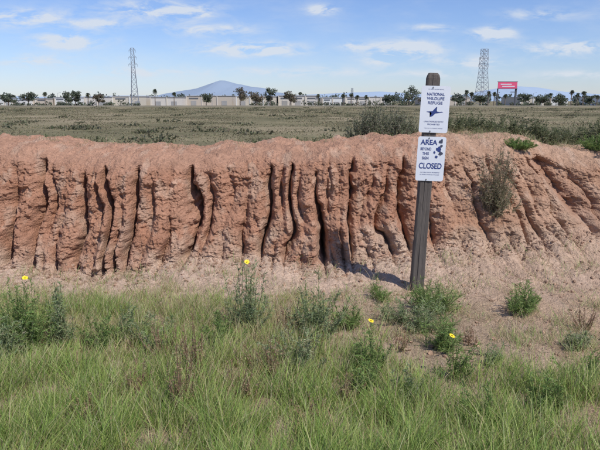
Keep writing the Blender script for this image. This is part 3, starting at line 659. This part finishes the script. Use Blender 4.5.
ridge('distant_hills',[(-200,98),(0,96),(60,97),(120,95.5),(200,96),(300,95),(340,93),(380,91.5),(420,94),(470,96),(600,95),(800,98)],9500,HZ2,3,8)
# ================= WORLD
w=bpy.data.worlds.new('World'); scene.world=w; w.use_nodes=True; nt=w.node_tree; nt.nodes.clear()
sdir=Vector((0.95,-1.0,0)).normalized(); EL=math.radians(54); s=Vector((sdir.x*math.cos(EL),sdir.y*math.cos(EL),math.sin(EL)))
sky=nt.nodes.new('ShaderNodeTexSky'); sky.sky_type='NISHITA'; sky.sun_disc=False; sky.sun_elevation=EL; sky.sun_rotation=math.atan2(s.x,s.y)
sky.air_density=1.0; sky.dust_density=0.2; sky.ozone_density=4.0
tc=nt.nodes.new('ShaderNodeTexCoord'); sep=nt.nodes.new('ShaderNodeSeparateXYZ'); nt.links.new(tc.outputs['Generated'],sep.inputs[0])
tint=nt.nodes.new('ShaderNodeVectorMath'); tint.operation='MULTIPLY'; nt.links.new(sky.outputs[0],tint.inputs[0]); tint.inputs[1].default_value=(0.74,0.79,1.02)
def M(op,a,b=None,c=None):
    n_=nt.nodes.new('ShaderNodeMath'); n_.operation=op
    for i,v_ in enumerate((a,b,c)):
        if v_ is None: continue
        if isinstance(v_,(int,float)): n_.inputs[i].default_value=v_
        else: nt.links.new(v_,n_.inputs[i])
    return n_.outputs[0]
yv=M('MAXIMUM',sep.outputs[1],0.05); U=M('DIVIDE',sep.outputs[0],yv); Vv=M('DIVIDE',sep.outputs[2],yv)
cmb=nt.nodes.new('ShaderNodeCombineXYZ'); nt.links.new(U,cmb.inputs[0]); nt.links.new(M('MULTIPLY',Vv,3.2),cmb.inputs[1])
nz=nt.nodes.new('ShaderNodeTexNoise'); nz.inputs['Scale'].default_value=16; nz.inputs['Detail'].default_value=8; nz.inputs['Roughness'].default_value=0.62; nz.inputs['Distortion'].default_value=0.4
nt.links.new(cmb.outputs[0],nz.inputs['Vector'])
nz2=nt.nodes.new('ShaderNodeTexNoise'); nz2.inputs['Scale'].default_value=3.6; nz2.inputs['Detail'].default_value=7; nz2.inputs['Roughness'].default_value=0.6; nt.links.new(cmb.outputs[0],nz2.inputs['Vector'])
tot=None
for (px,py,aw,ah,st) in [(155,10,50,8,1.6),(185,14,26,5,1.1),(70,40,34,7,1.8),(75,44,16,4,1.2),(252,49,42,6,2.8),(404,50,30,7.5,2.8),(382,60,14,4.5,2.4),(494,34,18,5.5,2.6),(322,10,13,4,2.2),(100,24,30,4,1.3),(130,72,60,5,1.1),(560,50,40,7,1.5),(300,72,80,5,1.1),(20,18,45,8,1.5),(580,75,40,4,1.1),(470,62,30,5,1.3),(210,30,40,5,1.4),(355,46,12,3.5,2.0),(585,46,13,4,1.9),(30,60,40,5,1.3),(540,14,36,5,.9),(440,74,40,4,1.0),(430,28,20,4,1.1)]:
    d=raydir(px,py); u0=d[0]/d[1]; v0=d[2]/d[1]; sa=aw/F; sb=ah/F
    du=M('DIVIDE',M('SUBTRACT',U,u0),sa); dv=M('DIVIDE',M('SUBTRACT',Vv,v0),sb)
    e=M('MULTIPLY',M('EXPONENT',M('MULTIPLY',M('ADD',M('MULTIPLY',du,du),M('MULTIPLY',dv,dv)),-1.0)),st)
    tot=e if tot is None else M('ADD',tot,e)
def mr(a,f0,f1,t0,t1):
    n_=nt.nodes.new('ShaderNodeMapRange'); n_.inputs[1].default_value=f0;n_.inputs[2].default_value=f1;n_.inputs[3].default_value=t0;n_.inputs[4].default_value=t1; nt.links.new(a,n_.inputs[0]); return n_.outputs[0]
cl=M('MULTIPLY',tot,mr(nz.outputs['Fac'],0.41,0.64,0.0,1.0))
wis=M('MULTIPLY',mr(nz2.outputs['Fac'],0.43,0.75,0.02,0.45),mr(nz.outputs['Fac'],0.35,0.7,0.25,1.0))
cl=M('MINIMUM',M('ADD',cl,wis),0.85)
mxn=nt.nodes.new('ShaderNodeMix'); mxn.data_type='RGBA'; nt.links.new(cl,mxn.inputs[0]); nt.links.new(tint.outputs[0],mxn.inputs[6]); mxn.inputs[7].default_value=(5.4,5.8,6.4,1)
bg=nt.nodes.new('ShaderNodeBackground'); bg.inputs['Strength'].default_value=0.13; nt.links.new(mxn.outputs[2],bg.inputs[0])
out=nt.nodes.new('ShaderNodeOutputWorld'); nt.links.new(bg.outputs[0],out.inputs[0])
sl=bpy.data.lights.new('sun','SUN'); sl.energy=4.3; sl.angle=math.radians(0.5); sl.color=(1,0.965,0.91)
so=bpy.data.objects.new('sun',sl); scene.collection.objects.link(so); so.rotation_euler=s.to_track_quat('Z','Y').to_euler(); so.location=(5,-5,12)
# ================= CAMERA
cam=bpy.data.cameras.new('camera'); cam.sensor_width=36; cam.lens=36*F/600; cam.clip_end=30000; cam.clip_start=0.05
co=bpy.data.objects.new('camera',cam); co.location=(0,0,CAMZ); co.rotation_euler=(math.radians(90)-PITCH,0,0); scene.collection.objects.link(co); scene.camera=co
scene.view_settings.view_transform='Standard'; scene.view_settings.look='None'; scene.view_settings.exposure=0
